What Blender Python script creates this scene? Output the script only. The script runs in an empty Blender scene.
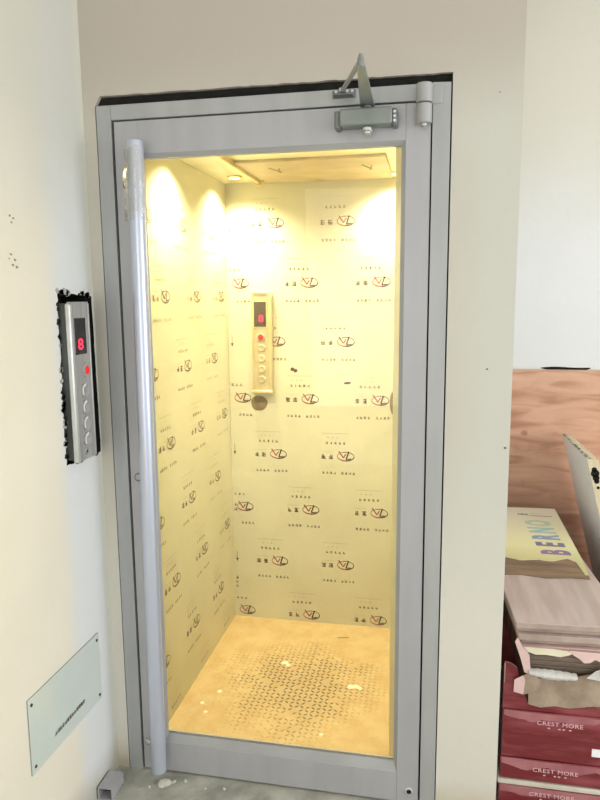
import bpy, bmesh, math, random
from mathutils import Vector, Matrix
from mathutils.geometry import tessellate_polygon
random.seed(7)
sc = bpy.context.scene
COL = sc.collection
PI = math.pi

# ------------------------------------------------------------------ materials
def lin(c):
    c = c/255.0
    return c/12.92 if c <= .04045 else ((c+.055)/1.055)**2.4
def rgb(r, g, b): return (lin(r), lin(g), lin(b), 1)

def new_mat(name):
    m = bpy.data.materials.new(name); m.use_nodes = True
    nt = m.node_tree; b = nt.nodes['Principled BSDF']
    return m, nt, b
def mat(name, col, rough=.6, metal=0.0, col2=None, scale=8.0, bump=0.0, bscale=60.0, stretch=None, detail=4, lo=.35, hi=.65, emit=0, coat=0.0):
    """principled surface, mottled between two colours by noise, optional bump"""
    m, nt, b = new_mat(name)
    b.inputs['Roughness'].default_value = rough
    b.inputs['Metallic'].default_value = metal
    b.inputs['Coat Weight'].default_value = coat
    b.inputs['Base Color'].default_value = col
    tc = nt.nodes.new('ShaderNodeTexCoord'); mp = nt.nodes.new('ShaderNodeMapping')
    nt.links.new(tc.outputs['Object'], mp.inputs['Vector'])
    if stretch: mp.inputs['Scale'].default_value = stretch
    if col2:
        n = nt.nodes.new('ShaderNodeTexNoise'); n.inputs['Scale'].default_value = scale; n.inputs['Detail'].default_value = detail
        nt.links.new(mp.outputs['Vector'], n.inputs['Vector'])
        r = nt.nodes.new('ShaderNodeValToRGB')
        r.color_ramp.elements[0].position = lo; r.color_ramp.elements[1].position = hi
        r.color_ramp.elements[0].color = col; r.color_ramp.elements[1].color = col2
        nt.links.new(n.outputs['Fac'], r.inputs['Fac']); nt.links.new(r.outputs['Color'], b.inputs['Base Color'])
    if bump:
        n2 = nt.nodes.new('ShaderNodeTexNoise'); n2.inputs['Scale'].default_value = bscale; n2.inputs['Detail'].default_value = 5
        nt.links.new(mp.outputs['Vector'], n2.inputs['Vector'])
        bp = nt.nodes.new('ShaderNodeBump'); bp.inputs['Strength'].default_value = bump; bp.inputs['Distance'].default_value = .01
        nt.links.new(n2.outputs['Fac'], bp.inputs['Height']); nt.links.new(bp.outputs['Normal'], b.inputs['Normal'])
    if emit:
        b.inputs['Emission Color'].default_value = col; b.inputs['Emission Strength'].default_value = emit
    return m

def wall_mat(name, base, other, axis=None, ramp=None, top=None):
    """painted plaster: mottled paint; optional colour bands along one object axis"""
    m = mat(name, base, .85, col2=other, scale=2.2, bump=.12, bscale=25, lo=.3, hi=.7)
    nt = m.node_tree; b = nt.nodes['Principled BSDF']
    src = b.inputs['Base Color'].links[0].from_socket
    tc = nt.nodes['Texture Coordinate']; sp = nt.nodes.new('ShaderNodeSeparateXYZ'); nt.links.new(tc.outputs['Object'], sp.inputs[0])
    nz = nt.nodes.new('ShaderNodeTexNoise'); nz.inputs['Scale'].default_value = 3.5; nt.links.new(tc.outputs['Object'], nz.inputs['Vector'])
    def band(src, ax, a, c, colr, wob=.15, mx=1.0):
        # blends towards colr as the coordinate runs from a to c
        w = nt.nodes.new('ShaderNodeMath'); w.operation = 'MULTIPLY_ADD'; w.inputs[1].default_value = wob
        nt.links.new(nz.outputs['Fac'], w.inputs[0]); nt.links.new(sp.outputs[ax], w.inputs[2])
        mr = nt.nodes.new('ShaderNodeMapRange'); mr.interpolation_type = 'SMOOTHSTEP'
        mr.inputs['From Min'].default_value = a+wob/2; mr.inputs['From Max'].default_value = c+wob/2
        mr.inputs['To Max'].default_value = mx
        nt.links.new(w.outputs[0], mr.inputs['Value'])
        mix = nt.nodes.new('ShaderNodeMix'); mix.data_type = 'RGBA'
        nt.links.new(mr.outputs[0], mix.inputs['Factor']); nt.links.new(src, mix.inputs['A'])
        mix.inputs['B'].default_value = colr
        return mix.outputs['Result']
    for args in (ramp or []): src = band(src, *args)
    nt.links.new(src, b.inputs['Base Color'])
    return m

M = {}
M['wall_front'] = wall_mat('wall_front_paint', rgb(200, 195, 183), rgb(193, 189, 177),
    ramp=[(0, .9, 1.12, rgb(200, 200, 190)), (2, 1.1, .5, rgb(214, 211, 200), .3, .9), (2, .12, 0.0, rgb(190, 180, 156), .1, .8), (2, 1.95, 2.25, rgb(185, 176, 166), .1, .9)])  # darker top and lighter lower wall: fall-off of light put into the colour
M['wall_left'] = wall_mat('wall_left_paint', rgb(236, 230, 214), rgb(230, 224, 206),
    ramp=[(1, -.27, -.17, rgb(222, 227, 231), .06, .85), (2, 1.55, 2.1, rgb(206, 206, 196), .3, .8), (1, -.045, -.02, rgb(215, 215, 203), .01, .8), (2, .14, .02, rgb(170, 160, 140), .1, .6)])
M['wall_far'] = wall_mat('wall_far_paint', rgb(228, 230, 232), rgb(222, 225, 226), ramp=[(2, 1.6, 2.4, rgb(212, 210, 196), .2, .9)])  # upper part tinted darker, carrying the wall's uneven light
M['ceil'] = mat('ceiling_paint', rgb(225, 224, 218), .9, col2=rgb(215, 214, 208), scale=3)
M['plaster_raw'] = mat('broken_plaster', rgb(205, 203, 195), .95, col2=rgb(150, 148, 142), scale=60, bump=.5)
M['floor'] = mat('raw_concrete', rgb(190, 189, 176), .9, col2=rgb(150, 150, 140), scale=9, bump=.6, bscale=30, detail=8)
M['black'] = mat('black_gap', rgb(14, 14, 12), .95, col2=rgb(26, 24, 20), scale=40, bump=.3)
M['alu'] = mat('grey_aluminium', rgb(174, 174, 177), .5, .15, col2=rgb(168, 168, 171), scale=3, stretch=(6, 6, 1))
M['alu_frame'] = mat('grey_frame_aluminium', rgb(172, 174, 174), .5, .15, col2=rgb(163, 165, 165), scale=3, stretch=(6, 6, 1))
M['bead'] = mat('glazing_bead_aluminium', rgb(170, 172, 172), .5, .15, col2=rgb(160, 160, 160), scale=5)
M['tube'] = mat('satin_handle_tube', rgb(200, 206, 222), .3, .45, col2=rgb(190, 196, 212), scale=2, stretch=(1, 1, .3))
M['chrome'] = mat('bright_screw_metal', rgb(215, 217, 218), .25, .8, col2=rgb(200, 200, 200), scale=30)
M['closer'] = mat('closer_grey_enamel', rgb(140, 146, 142), .45, .3, col2=rgb(130, 136, 132), scale=10)
M['closer_dark'] = mat('closer_end_cap_metal', rgb(120, 124, 122), .5, .3, col2=rgb(104, 108, 106), scale=20)
M['film_back'] = mat('printed_protective_film', rgb(206, 202, 174), .35, 0, col2=rgb(197, 192, 163), scale=3, bump=.06, bscale=6)
M['film_side'] = mat('printed_protective_film_side', rgb(200, 196, 168), .35, 0, col2=rgb(191, 186, 156), scale=3, bump=.06, bscale=6)
M['ink'] = mat('brown_ink', rgb(140, 126, 100), .7, col2=rgb(116, 102, 78), scale=30)
M['ink_pale'] = mat('pale_brown_ink', rgb(186, 174, 142), .7, col2=rgb(168, 155, 124), scale=30)
M['ink_red'] = mat('red_brown_ink', rgb(165, 105, 90), .7, col2=rgb(150, 85, 70), scale=30)
M['ink_black'] = mat('black_ink', rgb(78, 60, 50), .7, col2=rgb(104, 80, 66), scale=30)
M['ceil_panel'] = mat('cabin_ceiling_board', rgb(200, 182, 145), .5, col2=rgb(182, 163, 126), scale=8)
M['cab_ceil'] = mat('cabin_ceiling_sheet', rgb(244, 236, 206), .35, col2=rgb(232, 222, 186), scale=9)
M['cab_metal'] = mat('cabin_trim_metal', rgb(215, 200, 150), .35, .5, col2=rgb(200, 185, 135), scale=9)
M['lamp'] = mat('warm_lamp_lens', (1, .8, .45, 1), .4, emit=6)
M['glass'] = None
M['steel'] = mat('brushed_steel', rgb(190, 190, 188), .4, .4, col2=rgb(162, 162, 160), scale=40, stretch=(1, 1, .05))
M['steel_film'] = mat('filmed_steel_panel', rgb(205, 190, 150), .35, .3, col2=rgb(180, 165, 125), scale=14)
M['steel_light'] = mat('bright_steel_edge', rgb(215, 218, 216), .3, .5, col2=rgb(200, 203, 202), scale=20)
M['box_side'] = mat('dark_grey_box_side', rgb(84, 88, 84), .6, .2, col2=rgb(56, 59, 56), scale=12, stretch=(1, 1, .4))
M['display'] = mat('dark_display', rgb(58, 54, 56), .25, col2=rgb(38, 36, 38), scale=12)
M['display_cab'] = mat('dark_display_cabin', rgb(84, 72, 56), .25, col2=rgb(62, 52, 42), scale=12)
M['red_led'] = mat('red_led', (1, .03, .08, 1), .5, emit=1.5)
M['red_btn'] = mat('red_button_glow', (.75, .02, .02, 1), .5, emit=.35)
M['plaque'] = mat('frosted_green_plaque', rgb(214, 223, 218), .25, col2=rgb(205, 217, 211), scale=4, coat=.5)
M['plaque_edge'] = mat('plaque_edge_grey', rgb(150, 156, 152), .4, col2=rgb(135, 140, 136), scale=20)
M['screw'] = mat('dark_screw', rgb(70, 60, 50), .5, .5, col2=rgb(50, 44, 38), scale=100)
M['grey_patch'] = mat('bare_grey_patch', rgb(134, 116, 82), .7, col2=rgb(112, 95, 66), scale=40)
M['cardboard'] = mat('torn_cardboard', rgb(172, 155, 136), .9, col2=rgb(138, 120, 102), scale=14, bump=.15)
M['cardboard_dark'] = mat('brown_cardboard', rgb(150, 124, 98), .85, col2=rgb(120, 98, 78), scale=5, stretch=(1, 5, 1))
M['red_carton'] = mat('red_carton_wrapped', rgb(112, 24, 34), .28, col2=rgb(160, 80, 88), scale=6, stretch=(1, 1, 6), lo=.42, hi=.8, bump=.3, bscale=10, coat=.5)  # paler streaks paint in the sheen of the wrapping
M['carton_sheen'] = mat('pink_film_sheen', rgb(172, 112, 116), .35, col2=rgb(148, 82, 90), scale=10, bump=.3, bscale=12, coat=.4)  # pale pink stands in for sheen on the film
M['pink_letters'] = mat('pale_pink_print', rgb(222, 172, 178), .5, col2=rgb(222, 180, 186), scale=30)
M['cream_sheet'] = mat('cream_grey_sheet', rgb(206, 200, 186), .7, col2=rgb(190, 184, 170), scale=10)
M['plank'] = mat('grey_brown_laminate', rgb(202, 185, 178), .3, col2=rgb(184, 166, 157), scale=4, stretch=(8, 1, 1))
M['plank_edge'] = mat('laminate_edge', rgb(188, 170, 160), .6, col2=rgb(158, 138, 126), scale=10)
M['plank_dark'] = mat('dark_laminate', rgb(128, 112, 98), .5, col2=rgb(106, 92, 80), scale=10, stretch=(1, 1, 6))
M['wrap_cream'] = mat('cream_wrapper', rgb(232, 226, 198), .6, col2=rgb(220, 212, 186), scale=10)
M['wrap_pink'] = mat('pink_wrapper', rgb(226, 196, 190), .6, col2=rgb(210, 178, 174), scale=12)
M['white_film'] = mat('curled_white_film', rgb(206, 204, 200), .3, col2=rgb(188, 186, 182), scale=16, bump=.3, coat=.3)
M['slab_white'] = mat('white_board_face', rgb(244, 245, 248), .6, col2=rgb(238, 240, 245), scale=3)
M['slab_core'] = mat('beige_board_core', rgb(226, 214, 184), .85, col2=rgb(204, 190, 156), scale=20, stretch=(30, 1, 1))
M['slab_dirt'] = mat('dark_crumbled_edge', rgb(96, 90, 80), .9, col2=rgb(196, 192, 180), scale=60, lo=.45, hi=.6)
M['debris'] = mat('white_plaster_crumb', rgb(214, 212, 200), .9, col2=rgb(195, 192, 180), scale=60, bump=.4)

def glass_mat(name, tint, gloss, haze=None):
    m = bpy.data.materials.new(name); m.use_nodes = True; nt = m.node_tree; nt.nodes.clear()
    o = nt.nodes.new('ShaderNodeOutputMaterial'); t = nt.nodes.new('ShaderNodeBsdfTransparent'); g = nt.nodes.new('ShaderNodeBsdfGlossy')
    t.inputs[0].default_value = tint; g.inputs['Roughness'].default_value = .03
    f = nt.nodes.new('ShaderNodeFresnel'); f.inputs[0].default_value = gloss
    x = nt.nodes.new('ShaderNodeMixShader'); nt.links.new(f.outputs[0], x.inputs[0]); nt.links.new(t.outputs[0], x.inputs[1]); nt.links.new(g.outputs[0], x.inputs[2])
    out = x.outputs[0]
    if haze:
        d = nt.nodes.new('ShaderNodeBsdfDiffuse'); d.inputs[0].default_value = haze[0]
        n = nt.nodes.new('ShaderNodeTexNoise'); n.inputs['Scale'].default_value = 60
        mu = nt.nodes.new('ShaderNodeMath'); mu.operation = 'MULTIPLY'; mu.inputs[1].default_value = haze[1]; nt.links.new(n.outputs['Fac'], mu.inputs[0])
        y = nt.nodes.new('ShaderNodeMixShader'); nt.links.new(mu.outputs[0], y.inputs[0]); nt.links.new(out, y.inputs[1]); nt.links.new(d.outputs[0], y.inputs[2]); out = y.outputs[0]
    nt.links.new(out, o.inputs[0]); return m
M['glass'] = glass_mat('door_glass', (.97, .98, .96, 1), 1.35)
M['film'] = glass_mat('clear_plastic_film', (.95, .95, .93, 1), 1.5, ((.85, .83, .76, 1), .45))

def plywood():
    m, nt, b = new_mat('reddish_plywood'); b.inputs['Roughness'].default_value = .6
    tc = nt.nodes.new('ShaderNodeTexCoord'); mp = nt.nodes.new('ShaderNodeMapping'); mp.inputs['Scale'].default_value = (1.2, 1, 7)
    nt.links.new(tc.outputs['Object'], mp.inputs[0])
    n = nt.nodes.new('ShaderNodeTexNoise'); n.inputs['Scale'].default_value = 2.6; n.inputs['Detail'].default_value = 7; n.inputs['Distortion'].default_value = 1.2
    nt.links.new(mp.outputs[0], n.inputs['Vector'])
    r = nt.nodes.new('ShaderNodeValToRGB'); e = r.color_ramp.elements
    e[0].position = .3; e[0].color = rgb(176, 128, 102); e[1].position = .72; e[1].color = rgb(220, 178, 152)
    k = e.new(.5); k.color = rgb(207, 160, 133)
    nt.links.new(n.outputs['Fac'], r.inputs[0])
    v = nt.nodes.new('ShaderNodeTexNoise'); v.inputs['Scale'].default_value = 9; v.inputs['Detail'].default_value = 1
    nt.links.new(tc.outputs['Object'], v.inputs['Vector'])
    mr = nt.nodes.new('ShaderNodeMapRange'); mr.inputs['From Min'].default_value = .70; mr.inputs['From Max'].default_value = .76; mr.inputs['To Max'].default_value = .6
    nt.links.new(v.outputs['Fac'], mr.inputs[0])
    x = nt.nodes.new('ShaderNodeMix'); x.data_type = 'RGBA'; nt.links.new(mr.outputs[0], x.inputs['Factor']); nt.links.new(r.outputs[0], x.inputs['A']); x.inputs['B'].default_value = rgb(130, 85, 65)
    nt.links.new(x.outputs['Result'], b.inputs['Base Color']); return m
M['ply'] = plywood()

def cabin_floor_mats():
    cx, cy = .49, .45
    def build(name, cA, cA2, cB, inner, outer, mx):
        m = mat(name, cA, .45, 0, col2=cA2, scale=14, bump=.25, bscale=40, detail=7, lo=.4, hi=.62)
        nt = m.node_tree; b = nt.nodes['Principled BSDF']; src = b.inputs['Base Color'].links[0].from_socket
        tc = nt.nodes['Texture Coordinate']
        vm = nt.nodes.new('ShaderNodeVectorMath'); vm.operation = 'SUBTRACT'; vm.inputs[1].default_value = (cx, cy, .08); nt.links.new(tc.outputs['Object'], vm.inputs[0])
        ln = nt.nodes.new('ShaderNodeVectorMath'); ln.operation = 'LENGTH'; nt.links.new(vm.outputs[0], ln.inputs[0])
        n = nt.nodes.new('ShaderNodeTexNoise'); n.inputs['Scale'].default_value = 9; n.inputs['Detail'].default_value = 6; nt.links.new(tc.outputs['Object'], n.inputs['Vector'])
        a = nt.nodes.new('ShaderNodeMath'); a.operation = 'MULTIPLY_ADD'; a.inputs[1].default_value = .35; nt.links.new(n.outputs['Fac'], a.inputs[0]); nt.links.new(ln.outputs['Value'], a.inputs[2])
        mr = nt.nodes.new('ShaderNodeMapRange'); mr.interpolation_type = 'SMOOTHSTEP'
        mr.inputs['From Min'].default_value = inner+.17; mr.inputs['From Max'].default_value = outer+.17; mr.inputs['To Min'].default_value = mx; mr.inputs['To Max'].default_value = 0
        nt.links.new(a.outputs[0], mr.inputs[0])
        x = nt.nodes.new('ShaderNodeMix'); x.data_type = 'RGBA'; nt.links.new(mr.outputs[0], x.inputs['Factor']); nt.links.new(src, x.inputs['A']); x.inputs['B'].default_value = cB
        nt.links.new(x.outputs['Result'], b.inputs['Base Color']); return m
    return (build('cabin_floor_yellow_dust', rgb(192, 168, 120), rgb(184, 156, 106), rgb(164, 144, 104), .05, .3, .6),
            build('cabin_floor_treads', rgb(191, 167, 119), rgb(184, 156, 106), rgb(44, 34, 22), .12, .38, 1.0))
M['cfloor'], M['ctread'] = cabin_floor_mats()

# ------------------------------------------------------------------ mesh helpers
class MB:
    def __init__(s): s.v = []; s.f = []; s.m = []; s.mats = []
    def mi(s, m):
        if m not in s.mats: s.mats.append(m)
        return s.mats.index(m)
    def add(s, vs, fs, m):
        o = len(s.v); s.v += [tuple(v) for v in vs]; k = s.mi(m)
        for f in fs: s.f.append(tuple(i+o for i in f)); s.m.append(k)
        return s
    def box(s, x0, x1, y0, y1, z0, z1, m, top=None, xf=None):
        vs = [(x, y, z) for z in (z0, z1) for x, y in ((x0, y0), (x1, y0), (x1, y1), (x0, y1))]
        if xf: vs = [xf @ Vector(v) for v in vs]
        fs = [(3, 2, 1, 0), (4, 5, 6, 7), (0, 1, 5, 4), (1, 2, 6, 5), (2, 3, 7, 6), (3, 0, 4, 7)]
        s.add(vs, fs[:1]+fs[2:], m); s.add(vs, [fs[1]], top or m); return s
    def cyl(s, a, b, r, m, r2=None, n=24, cap=True):
        a, b = Vector(a), Vector(b); d = (b-a).normalized(); u = d.orthogonal().normalized(); w = d.cross(u); r2 = r if r2 is None else r2
        vs = [a+(u*math.cos(t)+w*math.sin(t))*r for t in [2*PI*i/n for i in range(n)]] + [b+(u*math.cos(t)+w*math.sin(t))*r2 for t in [2*PI*i/n for i in range(n)]]
        fs = [(i, (i+1) % n, n+(i+1) % n, n+i) for i in range(n)]
        if cap: fs += [tuple(range(n-1, -1, -1)), tuple(range(n, 2*n))]
        return s.add(vs, fs, m)
    def lathe(s, a, d, prof, m, n=24):
        """prof = [(distance along d, radius)]"""
        a, d = Vector(a), Vector(d).normalized(); u = d.orthogonal().normalized(); w = d.cross(u); vs = []; fs = []
        for h, r in prof:
            for i in range(n):
                t = 2*PI*i/n; vs.append(a+d*h+(u*math.cos(t)+w*math.sin(t))*r)
        for k in range(len(prof)-1):
            for i in range(n): fs.append((k*n+i, k*n+(i+1) % n, (k+1)*n+(i+1) % n, (k+1)*n+i))
        fs.append(tuple(range(n-1, -1, -1))); fs.append(tuple(range((len(prof)-1)*n, len(prof)*n)))
        return s.add(vs, fs, m)
    def prism(s, poly, fn0, fn1, m, side=None, back=True):
        """poly of 2d points; fn0, fn1 map a 2d point to the front and back 3d points"""
        n = len(poly); tri = tessellate_polygon([[Vector((p[0], p[1], 0)) for p in poly]])
        F = [fn0(*p) for p in poly]; B = [fn1(*p) for p in poly]
        s.add(F, tri, m)
        if back: s.add(B, [t[::-1] for t in tri], side or m)
        s.add(F+B, [(i, (i+1) % n, n+(i+1) % n, n+i) for i in range(n)], side or m); return s
    def build(s, name, parent=None, bevel=0, smooth=False, seg=2):
        me = bpy.data.meshes.new(name); me.from_pydata(s.v, [], s.f)
        for m in s.mats: me.materials.append(m)
        for p, k in zip(me.polygons, s.m): p.material_index = k
        bm = bmesh.new(); bm.from_mesh(me); bmesh.ops.remove_doubles(bm, verts=bm.verts, dist=1e-6); bmesh.ops.recalc_face_normals(bm, faces=bm.faces); bm.to_mesh(me); bm.free()
        o = bpy.data.objects.new(name, me); COL.objects.link(o)
        if bevel:
            b = o.modifiers.new('bevel', 'BEVEL'); b.width = bevel; b.segments = seg; b.limit_method = 'ANGLE'; b.angle_limit = math.radians(40)
        if smooth or bevel:
            for p in me.polygons: p.use_smooth = True
            try:
                me.set_sharp_from_angle(angle=math.radians(35))
            except Exception: pass
        if parent: put(o, parent)
        return o

def put(o, parent):
    o.parent = parent
    if parent.parent: base = parent.parent.location + parent.location
    else: base = parent.location
    # meshes are written in world coordinates: take the parent's place off again
    o.location = -base + (o.location)
def tag(o, label=None, cat=None, group=None, kind=None):
    if label: o['label'] = label
    if cat: o['category'] = cat
    if group: o['group'] = group
    if kind: o['kind'] = kind
    return o
def thing(name, loc, label=None, cat=None, group=None, kind=None):
    o = bpy.data.objects.new(name, None); o.empty_display_size = .05; COL.objects.link(o); o.location = loc
    return tag(o, label, cat, group, kind)
def struct(o): o['kind'] = 'structure'; return o

def text_faces(mb, txt, size, m, fn, ax=1.0, space=1.0, bold=.012):
    """lettering as flat faces; fn maps text-plane (u, v), centred, to a 3d point"""
    cu = bpy.data.curves.new('lettering', 'FONT'); cu.body = txt; cu.size = size; cu.align_x = 'CENTER'; cu.align_y = 'CENTER'; cu.space_character = space; cu.resolution_u = 3
    cu.offset = size*bold
    o = bpy.data.objects.new('lettering', cu); COL.objects.link(o); dg = bpy.context.evaluated_depsgraph_get(); dg.update()
    me = o.evaluated_get(dg).to_mesh()
    vs = [fn(v.co.x*ax, v.co.y) for v in me.vertices]; fs = [tuple(p.vertices) for p in me.polygons]
    mb.add(vs, fs, m); o.evaluated_get(dg).to_mesh_clear(); bpy.data.objects.remove(o); bpy.data.curves.remove(cu)

def stroke(mb, a, b, w, m, fn):
    dx, dy = b[0]-a[0], b[1]-a[1]; l = math.hypot(dx, dy) or 1; nx, ny = -dy/l*w/2, dx/l*w/2
    mb.add([fn(a[0]+nx, a[1]+ny), fn(a[0]-nx, a[1]-ny), fn(b[0]-nx, b[1]-ny), fn(b[0]+nx, b[1]+ny)], [(0, 1, 2, 3)], m)
def glyph(mb, u, v, s, m, fn, rnd, wf=.16):
    """a small brush-like character: a few crossing strokes in a cell of side s"""
    w = s*wf; h = s/2
    for k in range(rnd.choice((2, 3))):
        y = v-h+s*(k+.5+rnd.uniform(-.15, .15))/3; a = rnd.uniform(.6, 1)*h
        stroke(mb, (u-a, y), (u+a, y), w, m, fn)
    for k in range(rnd.choice((1, 2))):
        x = u+rnd.uniform(-.6, .6)*h; stroke(mb, (x, v-h*rnd.uniform(.5, 1)), (x, v+h), w, m, fn)
    if rnd.random() < .6: stroke(mb, (u-h*.2, v), (u+h*.8, v-h*.9), w, m, fn)

def film_mark(mb, u0, v0, fn0, rnd, pale=False, side=False, clip=(-9, 9)):
    """one repeat of the print on the protective film: rule, two rows of small characters, two characters, oval emblem, a row below"""
    fn = lambda u, v: fn0(u0+u, v0+v)
    ok = lambda a, b: clip[0] < u0+a and u0+b < clip[1]
    I = M['ink_pale'] if pale else M['ink']; IP = M['ink_pale']
    if ok(-.105, .015): stroke(mb, (-.105, .101), (.015, .101), .0016, IP, fn)
    for i in range(3):
        if ok(-.085, -.02): glyph(mb, -.078+i*.02, .083, .007, IP, fn, rnd)
    for i in range(5):
        if ok(-.09+i*.019, -.08+i*.019): glyph(mb, -.083+i*.019, .058, .0115, I, fn, rnd)
    for i in range(2):
        if ok(-.11+i*.034, -.08+i*.03): glyph(mb, -.098+i*.032, -.004, .021, I, fn, rnd, .2)
    if ok(-.11, -.05): stroke(mb, (-.108, .018), (-.055, .018), .0012, IP, fn)
    for i in range(4):
        if ok(-.11+i*.017, -.09+i*.017): glyph(mb, -.098+i*.0165, -.076, .0115, I, fn, rnd)
        if ok(-.02+i*.017, i*.017): glyph(mb, -.014+i*.0165, -.076, .0115, I, fn, rnd)
    if ok(-.04, .04):
        K = M['ink'] if pale or side else M['ink_black']; n = 20
        for i in range(n):
            a, b = 2*PI*i/n, 2*PI*(i+1)/n; w = .003+.0028*abs(math.sin(a))*(math.sin(a) < 0)
            stroke(mb, (.037*math.cos(a), .0195*math.sin(a)), (.037*math.cos(b), .0195*math.sin(b)), w, K if math.cos(a) > -.2 or side else M['ink_red'], fn)
        R = M['ink'] if side else M['ink_red']
        stroke(mb, (-.031, .023), (-.010, -.007), .0055, R, fn); stroke(mb, (-.010, -.007), (.001, .012), .005, R, fn)
        stroke(mb, (.014, .022), (.002, -.013), .006, K, fn); stroke(mb, (.002, -.013), (.024, -.010), .0045, K, fn)
def arrow_mark(mb, u, v, fn):
    stroke(mb, (u, v+.025), (u, v-.012), .0022, M['ink'], fn)
    mb.add([fn(u-.006, v-.010), fn(u+.006, v-.010), fn(u, v-.026)], [(0, 1, 2)], M['ink_black'])

# ------------------------------------------------------------------ the room
XL = -.0416; XP = 1.178; YF = 1.36; W = .998; HT = 2.1; ZC = 3.0
def ragged(a, b, n, amp, rnd):
    pts = []
    for i in range(n):
        t = i/n; x = a[0]+(b[0]-a[0])*t; y = a[1]+(b[1]-a[1])*t
        if i: x += rnd.uniform(-amp, amp); y += rnd.uniform(-amp, amp)
        pts.append((x, y))
    return pts
rr = random.Random(3)
# front wall with the door opening, its lintel edge roughly trimmed above the frame
mb = MB(); mw = M['wall_front']
low = ragged((XL, 2.127), (W+.004, 2.124), 60, .0012, rr)
poly = [(XL, ZC), (XL, 0), (-.0035, 0), (-.0035, 2.1)] + [(p[0], p[1]) for p in low if p[0] > -.003] + [(W+.004, 2.124), (W+.0045, 1.0), (W+.003, 0), (XP, 0), (XP, ZC)]
mb.prism(poly, lambda x, z: (x, 0, z), lambda x, z: (x, .14, z), mw)
mb.box(1.0, 1.115, .14, YF, 0, ZC, mw)                                # side wall of the shaft, set back behind the pier
for (x, z, a) in ((1.111, 1.354, .0028), (1.166, 1.136, .004), (1.12, 2.067, .002)):      # small chips in the paint of the pier
    mb.add([(x+a*math.cos(t)*rr.uniform(.7, 1.3), -.0008, z+a*math.sin(t)*rr.uniform(.5, 1)) for t in [2*PI*i/8 for i in range(8)]], [tuple(range(8))], M['screw'])
struct(mb.build('wall_front'))
# dark filler behind the frame
mb = MB()
mb.box(-.0035, .04, .06, .12, 0, 2.124, M['black']); mb.box(.96, W+.003, .06, .12, 0, 2.124, M['black'])
mb.box(-.003, W+.003, .014, .12, 2.1005, 2.1245, M['black'])
struct(mb.build('trim_2'))
# left wall with the ragged recess for the call panel
hole = []
hole += ragged((-.200, 1.575), (-.012, 1.560), 16, .0045, rr)
hole += ragged((-.012, 1.560), (-.004, 1.085), 26, .0012, rr)
hole += ragged((-.006, 1.085), (-.205, 1.088), 12, .004, rr)
hole += ragged((-.205, 1.088), (-.200, 1.575), 40, .004, rr)
outer = [(-4.2, 0), (-4.2, ZC), (0.14, ZC), (0.14, 0)]
def V2(l): return [Vector((a, b, 0)) for a, b in l]
tri = tessellate_polygon([V2(outer), V2(hole)]); allp = outer+hole
mb = MB(); mb.add([(XL, a, b) for a, b in allp], tri, M['wall_left'])
n = len(hole)
mb.add([(XL, a, b) for a, b in hole]+[(XL-.012, a, b) for a, b in hole], [(i, (i+1) % n, n+(i+1) % n, n+i) for i in range(n)], M['black'])
mb.add([(XL-.012, a, b) for a, b in hole]+[(XL-.10, a, b) for a, b in hole], [(i, (i+1) % n, n+(i+1) % n, n+i) for i in range(n)], M['black'])  # inside of the recess coloured black for the shade in it
mb.add([(XL-.10, -.25, 1.05), (XL-.10, .02, 1.05), (XL-.10, .02, 1.62), (XL-.10, -.25, 1.62)], [(0, 1, 2, 3)], M['black'])
mb.add([(XL, -4.2, 0), (XL, .14, 0), (XL-.15, .14, 0), (XL-.15, -4.2, 0), (XL, -4.2, ZC), (XL, .14, ZC), (XL-.15, .14, ZC), (XL-.15, -4.2, ZC)], [(0, 1, 2, 3), (4, 5, 6, 7), (2, 3, 7, 6), (0, 3, 7, 4), (1, 2, 6, 5)], M['wall_left'])
for (y, z, a) in ((-.378, 1.743, .004), (-.383, 1.639, .005), (-.397, 1.657, .0035)):      # small smudges on the paint
    for k in range(3):
        yy, zz = y+rr.uniform(-.012, .012), z+rr.uniform(-.01, .01); mb.add([(XL+.0006, yy+a*math.cos(t)*rr.uniform(.6, 1.4), zz+a*.8*math.sin(t)*rr.uniform(.5, 1.2)) for t in [2*PI*i/8 for i in range(8)]], [tuple(range(8))], M['cardboard'])
# chipped plaster lip and dark crumbs around the recess
for i in range(80):
    a, b = hole[rr.randrange(n)]; s = rr.uniform(.004, .010)
    if a > -.03: continue
    xf = Matrix.Translation((XL+.001, a, b)) @ Matrix.Rotation(rr.uniform(0, 3), 4, 'X')
    mb.box(-.003, .002, -s, s, -s*.7, s*.7, M['plaster_raw'] if rr.random() < .35 else M['black'], xf=xf)
struct(mb.build('wall_left'))
# far wall beyond the pier
mb = MB(); mb.box(1.0, 4.4, YF, YF+.15, 0, ZC, M['wall_far'])
sl = []
for i in range(15): t = i/14; sl.append((1.455+.215*t, 1.2185+.002*math.sin(7*t)+(.0035*math.sin(PI*t))))
for i in range(14, -1, -1): t = i/14; sl.append((1.455+.215*t, 1.2185+.001*math.sin(5*t)-.011*math.sin(PI*t)**.5-.002))
mb.prism(sl, lambda x, z: (x, YF-.0015, z+.002), lambda x, z: (x, YF+.01, z+.002), M['black'])
struct(mb.build('wall_far'))
mb = MB(); mb.box(XL-.1, 4.4, -4.2, YF+.1, -.1, 0, M['floor']); struct(mb.build('floor'))
mb = MB(); mb.box(XL-.1, 4.4, -4.2, YF+.1, ZC, ZC+.1, M['ceil']); struct(mb.build('ceiling'))

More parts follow.
